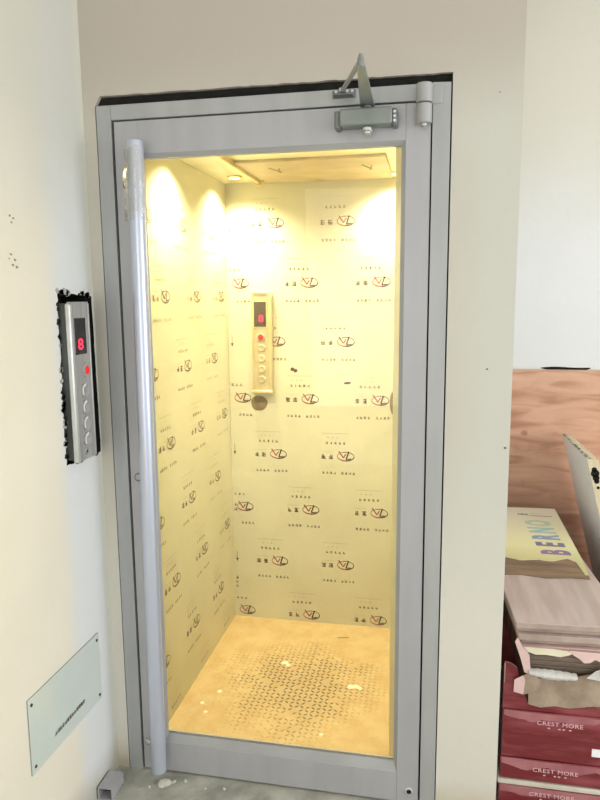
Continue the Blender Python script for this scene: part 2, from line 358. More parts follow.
# ------------------------------------------------------------------ door frame
mb = MB(); A = M['alu_frame']
mb.box(0, .045, -.003, .06, 0, HT, A); mb.box(.9535, W, -.003, .06, 0, HT, A); mb.box(.045, .9535, -.003, .06, 2.0585, HT, A)
struct(mb.build('trim_1', bevel=.0015))
mb = MB()    # rebate and rubber seal in the gap
for b in ((.040, .058, .042, .058, 0, 2.06), (.941, .958, .042, .058, 0, 2.06), (.04, .958, .042, .058, 2.045, 2.062)): mb.box(*b, M['black'])
struct(mb.build('trim_3'))

# ------------------------------------------------------------------ glass door leaf
door = thing('door_1', (.9485, 0, 0), 'grey aluminium framed glass lift door with full height tube handle', 'door', kind='structure')
D = M['alu']; X0, X1, Z0, Z1 = .0515, .9485, .008, 2.0545; gx0, gx1, gz0, gz1 = .1365, .872, .135, 1.951
bw = .011
MB().box(X0, gx0-bw, 0, .04, Z0, Z1, D).build('door_stile', door, bevel=.0012)
MB().box(gx1+bw, X1, 0, .04, Z0, Z1, D).build('door_stile', door, bevel=.0012)
MB().box(gx0-bw, gx1+bw, 0, .04, gz1+bw, Z1, D).build('top_rail', door, bevel=.0012)
MB().box(gx0-bw, gx1+bw, 0, .04, Z0, gz0-.028, D).build('bottom_rail', door, bevel=.0012)
o0 = [(gx0-bw, gz0-.028), (gx1+bw, gz0-.028), (gx1+bw, gz1+bw), (gx0-bw, gz1+bw)]
i0 = [(gx0, gz0), (gx1, gz0), (gx1, gz1), (gx0, gz1)]
for k in range(4):
    a, b = o0[k], o0[(k+1) % 4]; c, d = i0[(k+1) % 4], i0[k]
    f = MB(); f.add([(a[0], .002, a[1]), (b[0], .002, b[1]), (c[0], .012, c[1]), (d[0], .012, d[1]), (a[0], .038, a[1]), (b[0], .038, b[1]), (c[0]+(.007 if c[0] > .5 else -.007), .03, c[1]), (d[0]+(.007 if d[0] > .5 else -.007), .03, d[1])],
          [(0, 1, 2, 3), (7, 6, 5, 4), (3, 2, 6, 7), (0, 4, 5, 1), (1, 5, 6, 2), (0, 3, 7, 4)], M['bead']); f.build('glazing_bead', door)
MB().box(gx0-.006, gx1+.006, .018, .024, gz0-.006, gz1+.006, M['glass']).build('glass_pane', door)
# handle
hx, hy, hr = .125, -.050, .0235
h = MB(); h.lathe((hx, hy, .042), (.012, 0, 1.95), [(0, .019), (.003, hr), (1.93, hr), (1.945, hr*.95), (1.948, hr*.8)], M['tube'], 40); H = h.build('door_handle', door, smooth=True)
for z in (.16, 1.0, 1.80):
    MB().cyl((hx-.010, 0, z), (hx-.006, hy+.01, z), .009, M['chrome']).build('handle_mount', H, smooth=True)
f = MB()      # loose protective film left on the top of the handle
rf = random.Random(5); rows = []
for j in range(10):
    z = 1.968-.022*j
    row = []
    for i in range(9):
        a = -PI*.15-PI*.95*i/8; r = hr+.004+.004*rf.random()+(.010 if i in (7, 8) and j > 2 else 0)
        row.append((hx+.0118+r*math.cos(a), hy+r*math.sin(a), z+rf.uniform(-.004, .004)))
    rows.append(row)
vs = [p for r in rows for p in r]; f.add(vs, [(j*9+i, j*9+i+1, (j+1)*9+i+1, (j+1)*9+i) for j in range(9) for i in range(8) if rf.random() > .12 or j < 4], M['film']); tag(f.build('plastic_film', door, smooth=True), 'crinkled clear film at handle top')
# lock ring, floor bolts, scratch
l = MB(); l.lathe((.078, 0, 1.005), (0, -1, 0), [(0, .0135), (.002, .0135), (.003, .011)], M['closer_dark']); l.lathe((.078, -.003, 1.005), (0, -1, 0), [(0, .0095), (.001, .008)], M['alu']); l.build('lock_ring', door, smooth=True)
l = MB(); l.lathe((.067, 0, .101), (0, -1, 0), [(0, .009), (.004, .009), (.008, .006)], M['chrome']); l.box(.06, .075, -.004, 0, .085, .118, M['bead']); l.build('door_bolt', door, smooth=True)
l = MB(); l.lathe((.921, 0, .047), (0, -1, 0), [(0, .0135), (.002, .0135), (.003, .012)], M['steel_light']); l.lathe((.921, -.003, .047), (0, -1, 0), [(0, .0075), (.0006, .007)], M['black']); l.build('pivot_cover', door, smooth=True)
l = MB(); pts = [(.093, .70), (.092, .66), (.0945, .62), (.093, .585), (.0915, .565)]
for a, b in zip(pts[:-1], pts[1:]): stroke(l, a, b, .003, M['closer_dark'], lambda x, z: (x, -.0006, z))
l.build('scratch', door)
# hinge at the top
hg = thing('door_hinge', (.93, -.02, 2.0), None)
hg.parent = door; hg.location = Vector((.93, -.02, 2.0))-door.location
q = MB(); q.cyl((.93, -.022, 2.047), (.93, -.022, 2.094), .021, M['bead']); q.box(.93, .975, -.006, .0, 2.048, 2.093, M['bead']); q.build('upper_knuckle', hg, bevel=.002)
q = MB(); q.cyl((.93, -.022, 1.996), (.93, -.022, 2.044), .0205, M['bead']); q.box(.905, .93, -.006, 0, 1.998, 2.042, M['bead']); q.build('lower_knuckle', hg, bevel=.002)
q = MB(); q.lathe((.93, -.022, 1.996), (0, 0, -1), [(-.06, .009), (.0, .009), (.006, .009), (.010, .005)], M['chrome']); q.build('hinge_pin', hg, smooth=True)

# ------------------------------------------------------------------ door closer
dc = thing('door_closer', (.785, -.025, 1.99), 'grey hydraulic closer with folded arm on top rail of the glass door', 'door closer')
q = MB(); q.box(.712, .850, -.052, -.001, 1.994, 2.038, M['closer']); q.build('closer_body', dc, bevel=.006, seg=3)
for x0, x1 in ((.698, .713), (.849, .863)):
    q = MB(); q.box(x0, x1, -.046, -.001, 1.990, 2.034, M['closer_dark'])
    q.build('end_cap', dc, bevel=.004)
q = MB()
for z in (2.002, 2.013, 2.024): q.lathe((.856, -.046, z), (0, -1, 0), [(0, .0042), (.002, .0036)], M['chrome'], 12)
q.build('screw', dc, smooth=True)
q = MB(); q.lathe((.783, -.028, 1.991), (0, 0, -1), [(0, .016), (.008, .016), (.010, .012), (.016, .012), (.018, .009)], M['chrome']); q.build('spindle_cap', dc, smooth=True)
q = MB(); q.lathe((.783, -.028, 2.036), (0, 0, 1), [(0, .013), (.010, .013), (.011, .009), (.016, .009)], M['closer_dark']); q.build('spindle', dc, smooth=True)
def bar(mb, a, b, w0, w1, t, m):
    a, b = Vector(a), Vector(b); d = (b-a).normalized(); s = d.cross(Vector((0, 0, 1))).normalized(); u = s.cross(d)
    vs = [a-s*w0-u*t, a+s*w0-u*t, a+s*w0+u*t, a-s*w0+u*t, b-s*w1-u*t, b+s*w1-u*t, b+s*w1+u*t, b-s*w1+u*t]
    mb.add(vs, [(3, 2, 1, 0), (4, 5, 6, 7), (0, 1, 5, 4), (1, 2, 6, 5), (2, 3, 7, 6), (3, 0, 4, 7)], m)
q = MB(); bar(q, (.782, -.012, 2.052), (.800, -.345, 2.048), .019, .0085, .0045, M['closer']); q.build('main_arm', dc, bevel=.0015)
q = MB(); bar(q, (.800, -.345, 2.056), (.716, -.03, 2.086), .0055, .005, .003, M['bead']); q.build('forearm', dc, bevel=.001)
q = MB(); q.lathe((.800, -.345, 2.042), (0, 0, 1), [(0, .006), (.002, .0075), (.018, .0075), (.021, .0065), (.0215, .005), (.027, .005), (.028, .003)], M['closer']); q.build('elbow_joint', dc, smooth=True)
q = MB(); q.box(.688, .750, -.008, -.003, 2.076, 2.095, M['closer_dark']); q.box(.694, .744, -.036, -.008, 2.077, 2.081, M['closer_dark'])
q.lathe((.716, -.026, 2.085), (0, 0, 1), [(0, .009), (.009, .009), (.011, .006)], M['chrome'])
for x in (.698, .728, .741): q.lathe((x, -.008, 2.092), (0, -1, 0), [(0, .0045), (.002, .0035)], M['chrome'], 12)
q.build('frame_bracket', dc, smooth=True)

# ------------------------------------------------------------------ lift cabin
CX0, CX1, CY0, CY1, CZ0, CZ1 = .083, .905, .085, .953, .0807, 2.031
cab = thing('elevator_cabin', (.49, .52, 0), 'small lift cabin lined with printed yellow film behind the glass door', 'elevator cabin')
rp = random.Random(11)
# back panel and its print
q = MB(); q.box(CX0-.01, CX1+.01, CY1, CY1+.015, CZ0-.06, CZ1+.03, M['film_back'])
fb = lambda u, v: (u, CY1-.0007, v)
for k in range(8):
    z = 1.862-.2497*k
    xs = [.300, .601] if k % 2 == 0 else [.142, .445, .749]
    for x in xs: film_mark(q, x, z, fb, rp, clip=(CX0+.004, CX1))
for z in (1.85, 1.365, .88, .375): arrow_mark(q, .099, z, fb)
for z in (.27, .25, .23, .62, .60): glyph(q, .097, z, .014, M['ink'], fb, rp)
# scuffs
for (u, v, a, b) in ((.368, 1.243, .010, .008), (.381, 1.237, .009, .008), (.606, 1.186, .014, .005), (.618, 1.188, .006, .004)):
    q.add([fb(u+a*math.cos(t)*rp.uniform(.8, 1.1), v+b*math.sin(t)) for t in [2*PI*i/12 for i in range(12)]], [tuple(range(12))], M['ink_black'])
q.build('back_panel', cab)
q = MB(); q.box(CX0-.015, CX0, CY0, CY1+.015, CZ0-.06, CZ1+.03, M['film_side'])
fs_ = lambda u, v: (CX0+.0007, u, v)
for k in range(-1, 8):
    z = 1.557-.2497*k
    ys = [-.0+.257, .565, .865] if k % 2 == 0 else [.135, .444, .752]
    for y in ys: film_mark(q, y, z, fs_, rp, pale=(k in (-1, 0) or (y > .7 and k < 5)), side=True, clip=(CY0+.005, CY1-.004))  # upper rows drawn in paler ink to stand in for lamp glare
q.build('side_panel', cab)
q = MB(); q.box(CX1, CX1+.015, CY0, CY1+.015, CZ0-.06, CZ1+.03, M['film_side'])
for k in range(0, 8):
    for y in ([.257, .565, .865] if k % 2 else [.135, .444, .752]): film_mark(q, y, 1.80-.2497*k, lambda u, v: (CX1-.0007, u, v), rp, pale=True, clip=(CY0+.005, CY1-.004))
q.build('side_panel', cab)
# front posts of the cabin; the right one is slanted to catch lamp light
MB().prism([(.851, .112), (.874, .050), (CX1+.015, .050), (CX1+.015, .112)], lambda x, y: (x, y, CZ1+.03), lambda x, y: (x, y, CZ0-.06), M['film_side']).build('front_post', cab)
MB().box(CX0-.015, CX0+.012, CY0-.012, CY0, CZ0-.06, CZ1+.03, M['film_side']).build('front_post', cab)
# floor: chequer plate with raised treads
q = MB(); q.box(CX0-.01, CX1+.01, CY0-.02, CY1+.01, CZ0-.045, CZ0, M['cfloor'])
p = .0205
for i in range(int((CX1-CX0)/p)+1):
    for j in range(int((CY1-CY0)/p)+1):
        x = CX0+.012+i*p; y = CY0+.0+j*p
        if x > CX1-.012 or y > CY1-.012 or rp.random() < .08: continue
        a = PI/4 if (i+j) % 2 else -PI/4; c, s = math.cos(a), math.sin(a); L, w = .0112, .0038
        pts = [(x+c*u-s*v, y+s*u+c*v) for u, v in ((L, 0), (0, w), (-L, 0), (0, -w))]
        q.add([(px, py, CZ0) for px, py in pts]+[(x, y, CZ0+.0016)], [(0, 1, 4), (1, 2, 4), (2, 3, 4), (3, 0, 4)], M['ctread'])
# lumps of dried plaster and a scratch on the plate
for (x, y, s) in ((.40, .59, .016), (.418, .575, .011), (.685, .47, .016), (.705, .475, .014), (.72, .465, .01), (.2, .35, .01), (.16, .27, .009), (.19, .22, .008), (.62, .17, .009)):
    q.lathe((x, y, CZ0-.001), (0, 0, 1), [(0, s), (.0025, s*.8), (.0035, s*.3)], M['wrap_cream'], 9)
stroke(q, (.36, .80), (.62, .835), .004, M['ctread'], lambda x, y: (x, y, CZ0+.0006))
stroke(q, (.58, .828), (.63, .838), .009, M['ink'], lambda x, y: (x, y, CZ0+.0008))
q.build('floor_plate', cab)
MB().box(CX0-.01, CX1+.01, CY0-.035, CY0-.008, CZ0-.04, CZ0+.012, M['cab_metal']).build('sill', cab, bevel=.002)
# ceiling
MB().box(CX0-.01, CX1+.01, CY0-.012, CY1+.01, CZ1, CZ1+.02, M['cab_ceil']).build('ceiling_sheet', cab)
cp = MB(); cp.box(.262, .795, .50, .935, CZ1-.010, CZ1, M['ceil_panel'])
fc = lambda u, v: (u, v, CZ1-.0106)
cp.add([fc(.47, .93), fc(.53, .93), fc(.50, .86)], [(0, 1, 2)], M['ink_pale'])
for (u, v) in ((.36, .60), (.70, .62)):
    stroke(cp, (u, v), (u+.03, v+.10), .01, mat('green_scuff', rgb(110, 120, 70), .7, col2=rgb(120, 110, 60), scale=30), fc); stroke(cp, (u+.035, v+.02), (u+.02, v+.11), .006, M['ink'], fc)
cp.build('ceiling_hatch', cab, bevel=.002)
q = MB(); q.box(.243, .262, .30, .87, CZ1-.022, CZ1, M['cab_metal']); q.box(.243, .275, .855, .875, CZ1-.032, CZ1-.008, M['cab_metal']); q.build('ceiling_rail', cab, bevel=.002)
for (x, y) in ((.172, .80), (.172, .30), (.80, .875), (.80, .30)):
    q = MB(); q.lathe((x, y, CZ1), (0, 0, -1), [(0, .030), (.004, .030), (.006, .024)], M['cab_metal']); d = q.build('downlight', cab, smooth=True)
    q = MB(); q.lathe((x, y, CZ1-.006), (0, 0, -1), [(0, .022), (.001, .021)], M['lamp']); q.build('lamp_lens', d)
    ld = bpy.data.lights.new('downlight_lamp', 'SPOT'); ld.energy = 50; ld.color = (1, .872, .60); ld.spot_size = math.radians(140); ld.spot_blend = 1; ld.shadow_soft_size = .03
    lo = bpy.data.objects.new('downlight_lamp', ld); COL.objects.link(lo); lo.location = (x, y, CZ1-.02)

# ------------------------------------------------------------------ control panel inside the cabin
def crescent(mb, cy, cz, r, fn, m, w=.2, a0=.1, a1=.9, n=10):
    pts = []
    for i in range(n+1):
        t = PI*(a0+(a1-a0)*i/n); pts.append((cy+r*math.cos(t), cz+r*math.sin(t)))
    for a, b in zip(pts[:-1], pts[1:]): stroke(mb, a, b, r*w, m, fn)
cop = thing('elevator_control_panel', (.241, .94, 1.13), 'film covered control panel with red lit display on the cabin back wall', 'control panel')
q = MB(); q.box(.195, .284, .928, .9525, 1.14, 1.578, M['steel_film']); q.build('panel_plate', cop, bevel=.004)
q = MB(); q.box(.196, .204, .924, .929, 1.15, 1.57, M['cab_metal']); q.box(.270, .283, .924, .929, 1.15, 1.575, M['cab_metal']); q.build('side_trim', cop, bevel=.002)
q = MB(); q.box(.193, .286, .918, .93, 1.138, 1.152, M['cab_metal']); q.build('bottom_lip', cop, bevel=.003)
q = MB(); q.box(.207, .260, .925, .930, 1.428, 1.534, M['display_cab']); dsp = q.build('display', cop, bevel=.001)
q = MB(); q.box(.203, .264, .9262, .9285, 1.424, 1.538, M['cab_metal']); q.build('display_bezel', cop)
q = MB(); text_faces(q, '8', .042, M['red_led'], lambda u, v: (.238+u, .9242, 1.461+v), 1.1); q.build('red_digit', dsp)
q = MB(); q.lathe((.236, .928, 1.383), (0, -1, 0), [(0, .016), (.004, .016), (.005, .013)], M['steel_film']); q.lathe((.236, .923, 1.383), (0, -1, 0), [(0, .0125), (.001, .011)], M['red_btn']); tag(q.build('call_button', cop, smooth=True), 'button lit red')
for z in (1.337, 1.291, 1.245, 1.200):
    q = MB(); q.lathe((.238, .928, z), (0, -1, 0), [(0, .0165), (.004, .0165), (.0052, .014), (.0045, .011)], M['steel_film']); crescent(q, .238, z, .0135, lambda u, v: (u, .9222, v), M['wrap_cream'], .28, .05, .8); q.build('call_button', cop, smooth=True)
# torn strips of film round the panel
q = MB(); rt = random.Random(9)
q.add([(.192, .9265, 1.582), (.287, .9265, 1.583), (.288, .926, 1.562), (.262, .9255, 1.566), (.24, .926, 1.560), (.214, .9255, 1.568), (.193, .926, 1.555)], [tuple(range(7))], M['film']); q.build('plastic_film', cop)
# bare patches on the back wall
for (x, z, a, b, lab) in ((.216, 1.091, .037, .035, 'grey bare round patch on cabin back wall under the control panel'), (.822, 1.104, .034, .062, 'grey bare oval patch on cabin back wall beside the right edge')):
    q = MB(); n = 22; pts = [(x+a*math.cos(t)*(1+.05*math.sin(3*t+1)), z+b*math.sin(t)*(1+.05*math.cos(2*t))) for t in [2*PI*i/n for i in range(n)]]
    q.prism(pts, lambda u, v: (u, .9505, v), lambda u, v: (u, .953, v), M['grey_patch'], M['ink']); tag(q.build('wall_patch'), lab, 'patch')

# ------------------------------------------------------------------ call panel on the left wall (in its ragged recess)
cl = thing('elevator_call_panel', (XL, -.14, 1.08), 'steel call panel with red digit in a ragged hole in the left wall', 'call panel')
PX = -.0116; ya, yb, za, zb = -.197, -.088, 1.094, 1.545
q = MB(); q.box(XL-.07, PX-.004, ya+.004, yb-.004, za+.006, zb-.004, M['box_side']); q.build('back_box', cl)
q = MB(); q.box(PX-.006, PX, ya, yb, za, zb, M['steel']); q.build('face_plate', cl, bevel=.002)
q = MB(); q.box(PX-.012, PX+.004, ya-.001, ya+.015, za, zb-.005, M['steel_light']); q.build('edge_trim', cl, bevel=.004, seg=3)  # paler steel paints the lit highlight along the near edge
q = MB(); q.box(PX-.012, PX+.0015, yb-.006, yb+.001, za, zb-.005, M['steel']); q.build('edge_trim', cl, bevel=.002)
q = MB(); q.box(PX-.001, PX+.0015, -.172, -.112, 1.398, 1.500, M['display']); dsp = q.build('display', cl, bevel=.001)
q = MB(); text_faces(q, '8', .044, M['red_led'], lambda u, v: (PX+.0022, -.146+u, 1.425+v), 1.4); q.build('red_digit', dsp)
q = MB(); q.lathe((PX, -.122, 1.351), (1, 0, 0), [(0, .021), (.003, .021), (.004, .018)], M['steel']); q.lathe((PX+.004, -.122, 1.351), (1, 0, 0), [(0, .0125), (.001, .011)], M['red_btn']); tag(q.build('call_button', cl, smooth=True), 'button lit red')
for z in (1.294, 1.246, 1.199, 1.152):
    q = MB(); q.lathe((PX, -.138, z), (1, 0, 0), [(0, .021), (.005, .021), (.0065, .018), (.0050, .014)], M['steel']); crescent(q, -.138, z, .0175, lambda u, v: (PX+.0066, u, v), M['slab_white'], .38, .5, 1.2); q.build('call_button', cl, smooth=True)
q = MB(); q.lathe((PX, -.145, 1.118), (1, 0, 0), [(0, .009), (.002, .009), (.003, .006)], M['chrome']); q.lathe((PX+.003, -.145, 1.118), (1, 0, 0), [(0, .004), (.0005, .0035)], M['black']); q.build('key_switch', cl, smooth=True)
q = MB(); q.prism([(yb-.004, za), (yb+.05, za+.014), (yb+.045, za+.03), (yb-.004, za+.022)], lambda y, z: (XL-.006, y, z), lambda y, z: (XL-.03, y, z), M['steel']); q.build('lower_flange', cl)

# ------------------------------------------------------------------ plaque low on the left wall
pq = thing('wall_plaque', (XL, -.28, .31), 'pale green glassy plaque with four screws low on the left wall', 'plaque')
Q = [(-.468, .319), (-.091, .309), (-.092, .527), (-.466, .531)]
q = MB(); q.prism(Q, lambda y, z: (XL+.004, y, z), lambda y, z: (XL, y, z), M['plaque'], M['plaque_edge']); q.build('plaque_plate', pq, bevel=.001)
q = MB(); rg = random.Random(21)
nn = 13
for i in range(nn):
    t = i/(nn-1); y = -.352+.152*t; z = .3625
    glyph(q, y, z, .0125, M['plaque_edge'] if i < 3 else M['ink_black'], lambda a, b: (XL+.0047, a, b), rg, .2)
q.build('engraved_text', pq)
for (y, z) in ((-.452, .512), (-.106, .508), (-.106, .326), (-.452, .337)):
    q = MB(); q.lathe((XL+.004, y, z), (1, 0, 0), [(0, .0045), (.002, .0045), (.003, .002)], M['screw'], 14); q.build('screw', pq, smooth=True)

# ------------------------------------------------------------------ floor bits by the door
q = MB(); q.box(-.036, .012, -.155, -.075, .0005, .004, M['alu']); q.box(-.036, -.033, -.155, -.075, .004, .04, M['alu']); q.box(.009, .012, -.155, -.075, .004, .04, M['alu']); q.box(-.036, .012, -.155, -.075, .038, .041, M['alu'])
q.box(-.033, .009, -.12, -.118, .004, .038, M['black'])
tag(q.build('metal_offcut', bevel=.0006), 'short grey metal channel offcut on the floor against the left wall', 'offcut')
def crumb(x, y, s, seed):
    rc = random.Random(seed); bm = bmesh.new(); bmesh.ops.create_icosphere(bm, subdivisions=2, radius=1)
    for v in bm.verts: k = rc.uniform(.75, 1.15); v.co = Vector((v.co.x*s*k*1.4, v.co.y*s*k, max(v.co.z*s*k*.55, -s*.25)+s*.25))
    me = bpy.data.meshes.new('plaster_crumb'); bm.to_mesh(me); bm.free(); me.materials.append(M['debris'])
    o = bpy.data.objects.new('plaster_crumb', me); COL.objects.link(o); o.location = (x, y, 0); o.rotation_euler.z = rc.uniform(0, 3); return o
tag(crumb(.142, -.055, .017, 1), 'largest flat lump of white plaster on the floor below the handle', 'plaster crumb')
for i, (x, y, s) in enumerate(((.205, -.03, .006), (.17, -.04, .006), (.10, -.075, .005), (.34, -.04, .005), (.28, -.05, .004))):
    tag(crumb(x, y, s, i+4), 'tiny white plaster crumb on the concrete before the door', 'plaster crumb', 'small plaster crumbs in front of the door')

# ------------------------------------------------------------------ pile beyond the pier
def rotz(x, y, deg): return Matrix.Translation((x, y, 0)) @ Matrix.Rotation(math.radians(deg), 4, 'Z') @ Matrix.Translation((-x, -y, 0))
# plywood sheet leaning on the far wall
q = MB(); lean = .055; PH = 1.212
def ply(x, z, o): return (x, YF-.004-.018-lean*(1-z/PH)+o, z)
q.add([ply(1.19, 0, 0), ply(2.4, 0, 0), ply(2.4, PH, 0), ply(1.19, PH, 0)], [(0, 1, 2, 3)], M['ply'])
q.add([ply(1.19, 0, 0), ply(2.4, 0, 0), ply(2.4, PH, 0), ply(1.19, PH, 0), ply(1.19, 0, .018), ply(2.4, 0, .018), ply(2.4, PH, .018), ply(1.19, PH, .018)],
      [(7, 6, 5, 4), (3, 2, 6, 7), (0, 4, 5, 1), (1, 5, 6, 2), (0, 3, 7, 4)], M['slab_core'])
tag(q.build('plywood_sheet'), 'large reddish plywood sheet leaning on the white wall beyond the pier', 'plywood')
# red cartons
def carton(x0, x1, z0, z1, label, text_x, ts):
    t = thing('flooring_carton', ((x0+x1)/2, .62, z0), label, 'carton', 'red cartons under the planks')
    b = MB(); b.box(x0, x1, .052, 1.22, z0+.001, z1-.001, M['red_carton']); b.build('carton_body', t, bevel=.006, seg=3)
    # loose shrink film along the top edge, its sheen put into the pale colour
    b = MB(); n = 24; rs = random.Random(int(z0*1000)); vs = []
    for i in range(n+1):
        x = x0+.004+(x1-x0-.008)*i/n; hgt = .016+.010*rs.random()+.012*math.sin(i*.35)**2
        vs += [(x, .30, z1-.0005), (x, .060, z1-.0005), (x, .0515, z1-.006), (x, .0505, z1-hgt)]
    b.add(vs, [(i*4+k, i*4+k+1, i*4+k+5, i*4+k+4) for i in range(n) for k in range(3)], M['carton_sheen']); b.build('shrink_film', t, smooth=True)
    b = MB(); fn = lambda u, v: (text_x+u, .0498, ts+v)
    text_faces(b, 'CREST MORE', .0185, M['pink_letters'], fn, 1.12, 1.1)
    for u in (-.03, 0, .012, .03): stroke(b, (u-.004, -.014), (u+.003, -.014), .004, M['pink_letters'], fn)
    b.build('lettering', t)
    return t
carton(1.190, 1.56, .0, .076, 'lowest red carton of the pile, resting on the floor', 1.345, .052)
q = MB(); q.box(1.186, 1.57, .048, 1.21, .077, .092, M['cream_sheet']); tag(q.build('packing_sheet', bevel=.003), 'pale grey flat board between the two lowest red cartons', 'packing board')
carton(1.192, 1.56, .092, .166, 'thin red carton just above the pale grey packing board', 1.352, .134)
c1 = carton(1.194, 1.56, .166, .324, 'tallest red carton in the middle of the pile with a white label', 1.358, .290)
q = MB(); q.box(1.451, 1.50, .049, .0525, .200, .224, M['slab_white']); q.build('paper_label', c1)
# the torn carton on top of them
tc_ = thing('torn_carton', (1.37, .6, .324), 'ripped open red carton showing brown cardboard under the stacked planks', 'torn carton')
rt = random.Random(31)
q = MB(); q.box(1.262, 1.545, .085, 1.2, .325, .448, M['cardboard_dark']); q.build('carton_tray', tc_)
topl = [(1.194, .325), (1.56, .325), (1.56, .352)] + ragged((1.56, .356), (1.25, .350), 22, .005, rt) + [(1.255, .372), (1.245, .39), (1.25, .41), (1.238, .425), (1.232, .455), (1.215, .466), (1.196, .470)]
q = MB(); q.prism(topl, lambda x, z: (x, .055+.05*max(0, z-.36), z), lambda x, z: (x, .060+.05*max(0, z-.36), z), M['red_carton'], M['cardboard']); q.build('front_side', tc_, smooth=False)
q = MB(); q.prism([(.058, .325), (1.2, .325), (1.2, .35), (.7, .35), (.3, .37), (.15, .39), (.058, .468)], lambda y, z: (1.1945, y, z), lambda y, z: (1.198, y, z), M['red_carton'], M['cardboard']); q.build('left_side', tc_)
pts = [(1.266, .347), (1.30, .340), (1.34, .349), (1.38, .346), (1.41, .352), (1.45, .36), (1.56, .362), (1.56, .45), (1.45, .462), (1.40, .445), (1.30, .447), (1.272, .45), (1.283, .42), (1.265, .38)]
q = MB(); q.prism(pts, lambda x, z: (x, .050+.06*(z-.34), z), lambda x, z: (x, .053+.06*(z-.34), z), M['cardboard'], M['cardboard_dark']); q.build('torn_inner_layer', tc_)
q = MB()
q.prism([(1.222, .385), (1.250, .379), (1.254, .424), (1.248, .44), (1.223, .424)], lambda x, z: (x, .046, z), lambda x, z: (x, .048, z), M['wrap_pink'], M['cardboard'])
q.prism([(1.250, .379), (1.275, .386), (1.296, .40), (1.298, .432), (1.262, .448), (1.250, .44)], lambda x, z: (x, .0465+(x-1.25)*.05, z), lambda x, z: (x, .049+(x-1.25)*.05, z), M['cardboard'], M['cardboard_dark'])
q.build('folded_flap', tc_)
q = MB(); q.prism([(1.42, .455), (1.445, .478), (1.475, .492), (1.54, .498), (1.54, .452), (1.46, .450)], lambda x, z: (x, .036+(z-.45)*.1, z), lambda x, z: (x, .038+(z-.45)*.1, z), M['white_film'], M['cardboard']); q.build('bent_flap', tc_)
# curled white film under the dark planks
q = MB(); vs = []; n = 18
for i in range(n+1):
    t = i/n; x = 1.262+.135*t; dz = .010*math.sin(t*PI)
    for k in range(7):
        a = PI*(.5+k/6*.95); vs.append((x, .052+(.020)*math.cos(a), .4545-.004*t+.012*math.sin(a)*(.6+.6*math.sin(t*PI))-dz*.4+.0012*math.sin(i*2.3+k)))
q.add(vs, [(i*7+k, i*7+k+1, (i+1)*7+k+1, (i+1)*7+k) for i in range(n) for k in range(6)], M['white_film']); q.build('plastic_film', tc_, smooth=True)
# dark planks inside
def plank(x0, x1, y0, y1, z0, z1, rz, top, edge, label, group=None):
    b = MB(); b.box(x0, x1, y0, y1, z0, z1, edge, top=top, xf=rotz(x0, y0, rz))
    return tag(b.build('laminate_plank', bevel=.003, seg=2), label, 'plank', group)
for i in range(4):
    plank(1.262-.003*i+(.003 if i % 2 else 0), 1.56, .068, 1.16, .4485+.016*i, .4485+.016*(i+1), 1.2, M['plank_dark'], M['plank_dark'],
          ['dark plank in the torn carton, lowest of four', 'dark plank in the torn carton, second from the bottom', 'dark plank in the torn carton, third from the bottom', 'dark plank in the torn carton, topmost of four just under the wrapper'][i], 'dark planks in the torn carton')
# torn paper wrapper between
wr = thing('torn_wrapper', (1.38, .5, .513), 'cream and pink torn paper wrapper sandwiched between light and dark planks', 'wrapper')
q = MB(); q.box(1.243, 1.555, .062, 1.15, .513, .5275, M['wrap_pink'], xf=rotz(1.243, .06, 2)); q.build('wrapper_pad', wr, bevel=.002)
pp = [(1.243, .527), (1.262, .528), (1.33, .528), (1.37, .525), (1.385, .520), (1.372, .512), (1.35, .505), (1.31, .508), (1.28, .506), (1.262, .512), (1.248, .506)]
q = MB(); q.prism(pp, lambda x, z: (x, .052, z), lambda x, z: (x, .055, z), M['wrap_cream'], M['wrap_pink']); q.build('cream_edge', wr)
pp = [(1.372, .528), (1.47, .528), (1.56, .528), (1.56, .505), (1.49, .508), (1.465, .499), (1.445, .507), (1.43, .496), (1.415, .494), (1.403, .505), (1.385, .515)]
q = MB(); q.prism(pp, lambda x, z: (x, .049+(z-.5)*.1, z), lambda x, z: (x, .052+(z-.5)*.1, z), M['wrap_pink'], M['cardboard']); q.build('pink_edge', wr)
pp = [(1.227, .560), (1.241, .534), (1.262, .508), (1.266, .47), (1.262, .448), (1.250, .452), (1.236, .50), (1.220, .545)]
q = MB(); q.prism(pp, lambda x, z: (x, .043, z), lambda x, z: (x, .046, z), M['wrap_pink'], M['cardboard'])
tag(q.build('wrapper_strip'), 'narrow pink strip of torn wrapper hanging at the left front corner of the planks', 'wrapper')
# light planks on top
L = [(1.240, .074, 'fourth light laminate plank from the top, directly on the torn wrapper', 2.6), (1.229, .050, 'third light laminate plank from the top of the pile', 3.2),
     (1.229, .068, 'second light laminate plank from the top of the pile', 3.0), (1.221, .046, 'topmost grey brown laminate plank lying on the pile', 3.6)]
zs = [.5285, .5475, .5665, .5855, .6045]
for i, (x, y, lab, rz) in enumerate(L):
    plank(x, x+.325, y, y+1.12, zs[i], zs[i+1]-.0002, rz, M['plank'], M['plank_edge'], lab, 'light laminate planks on top of the pile')
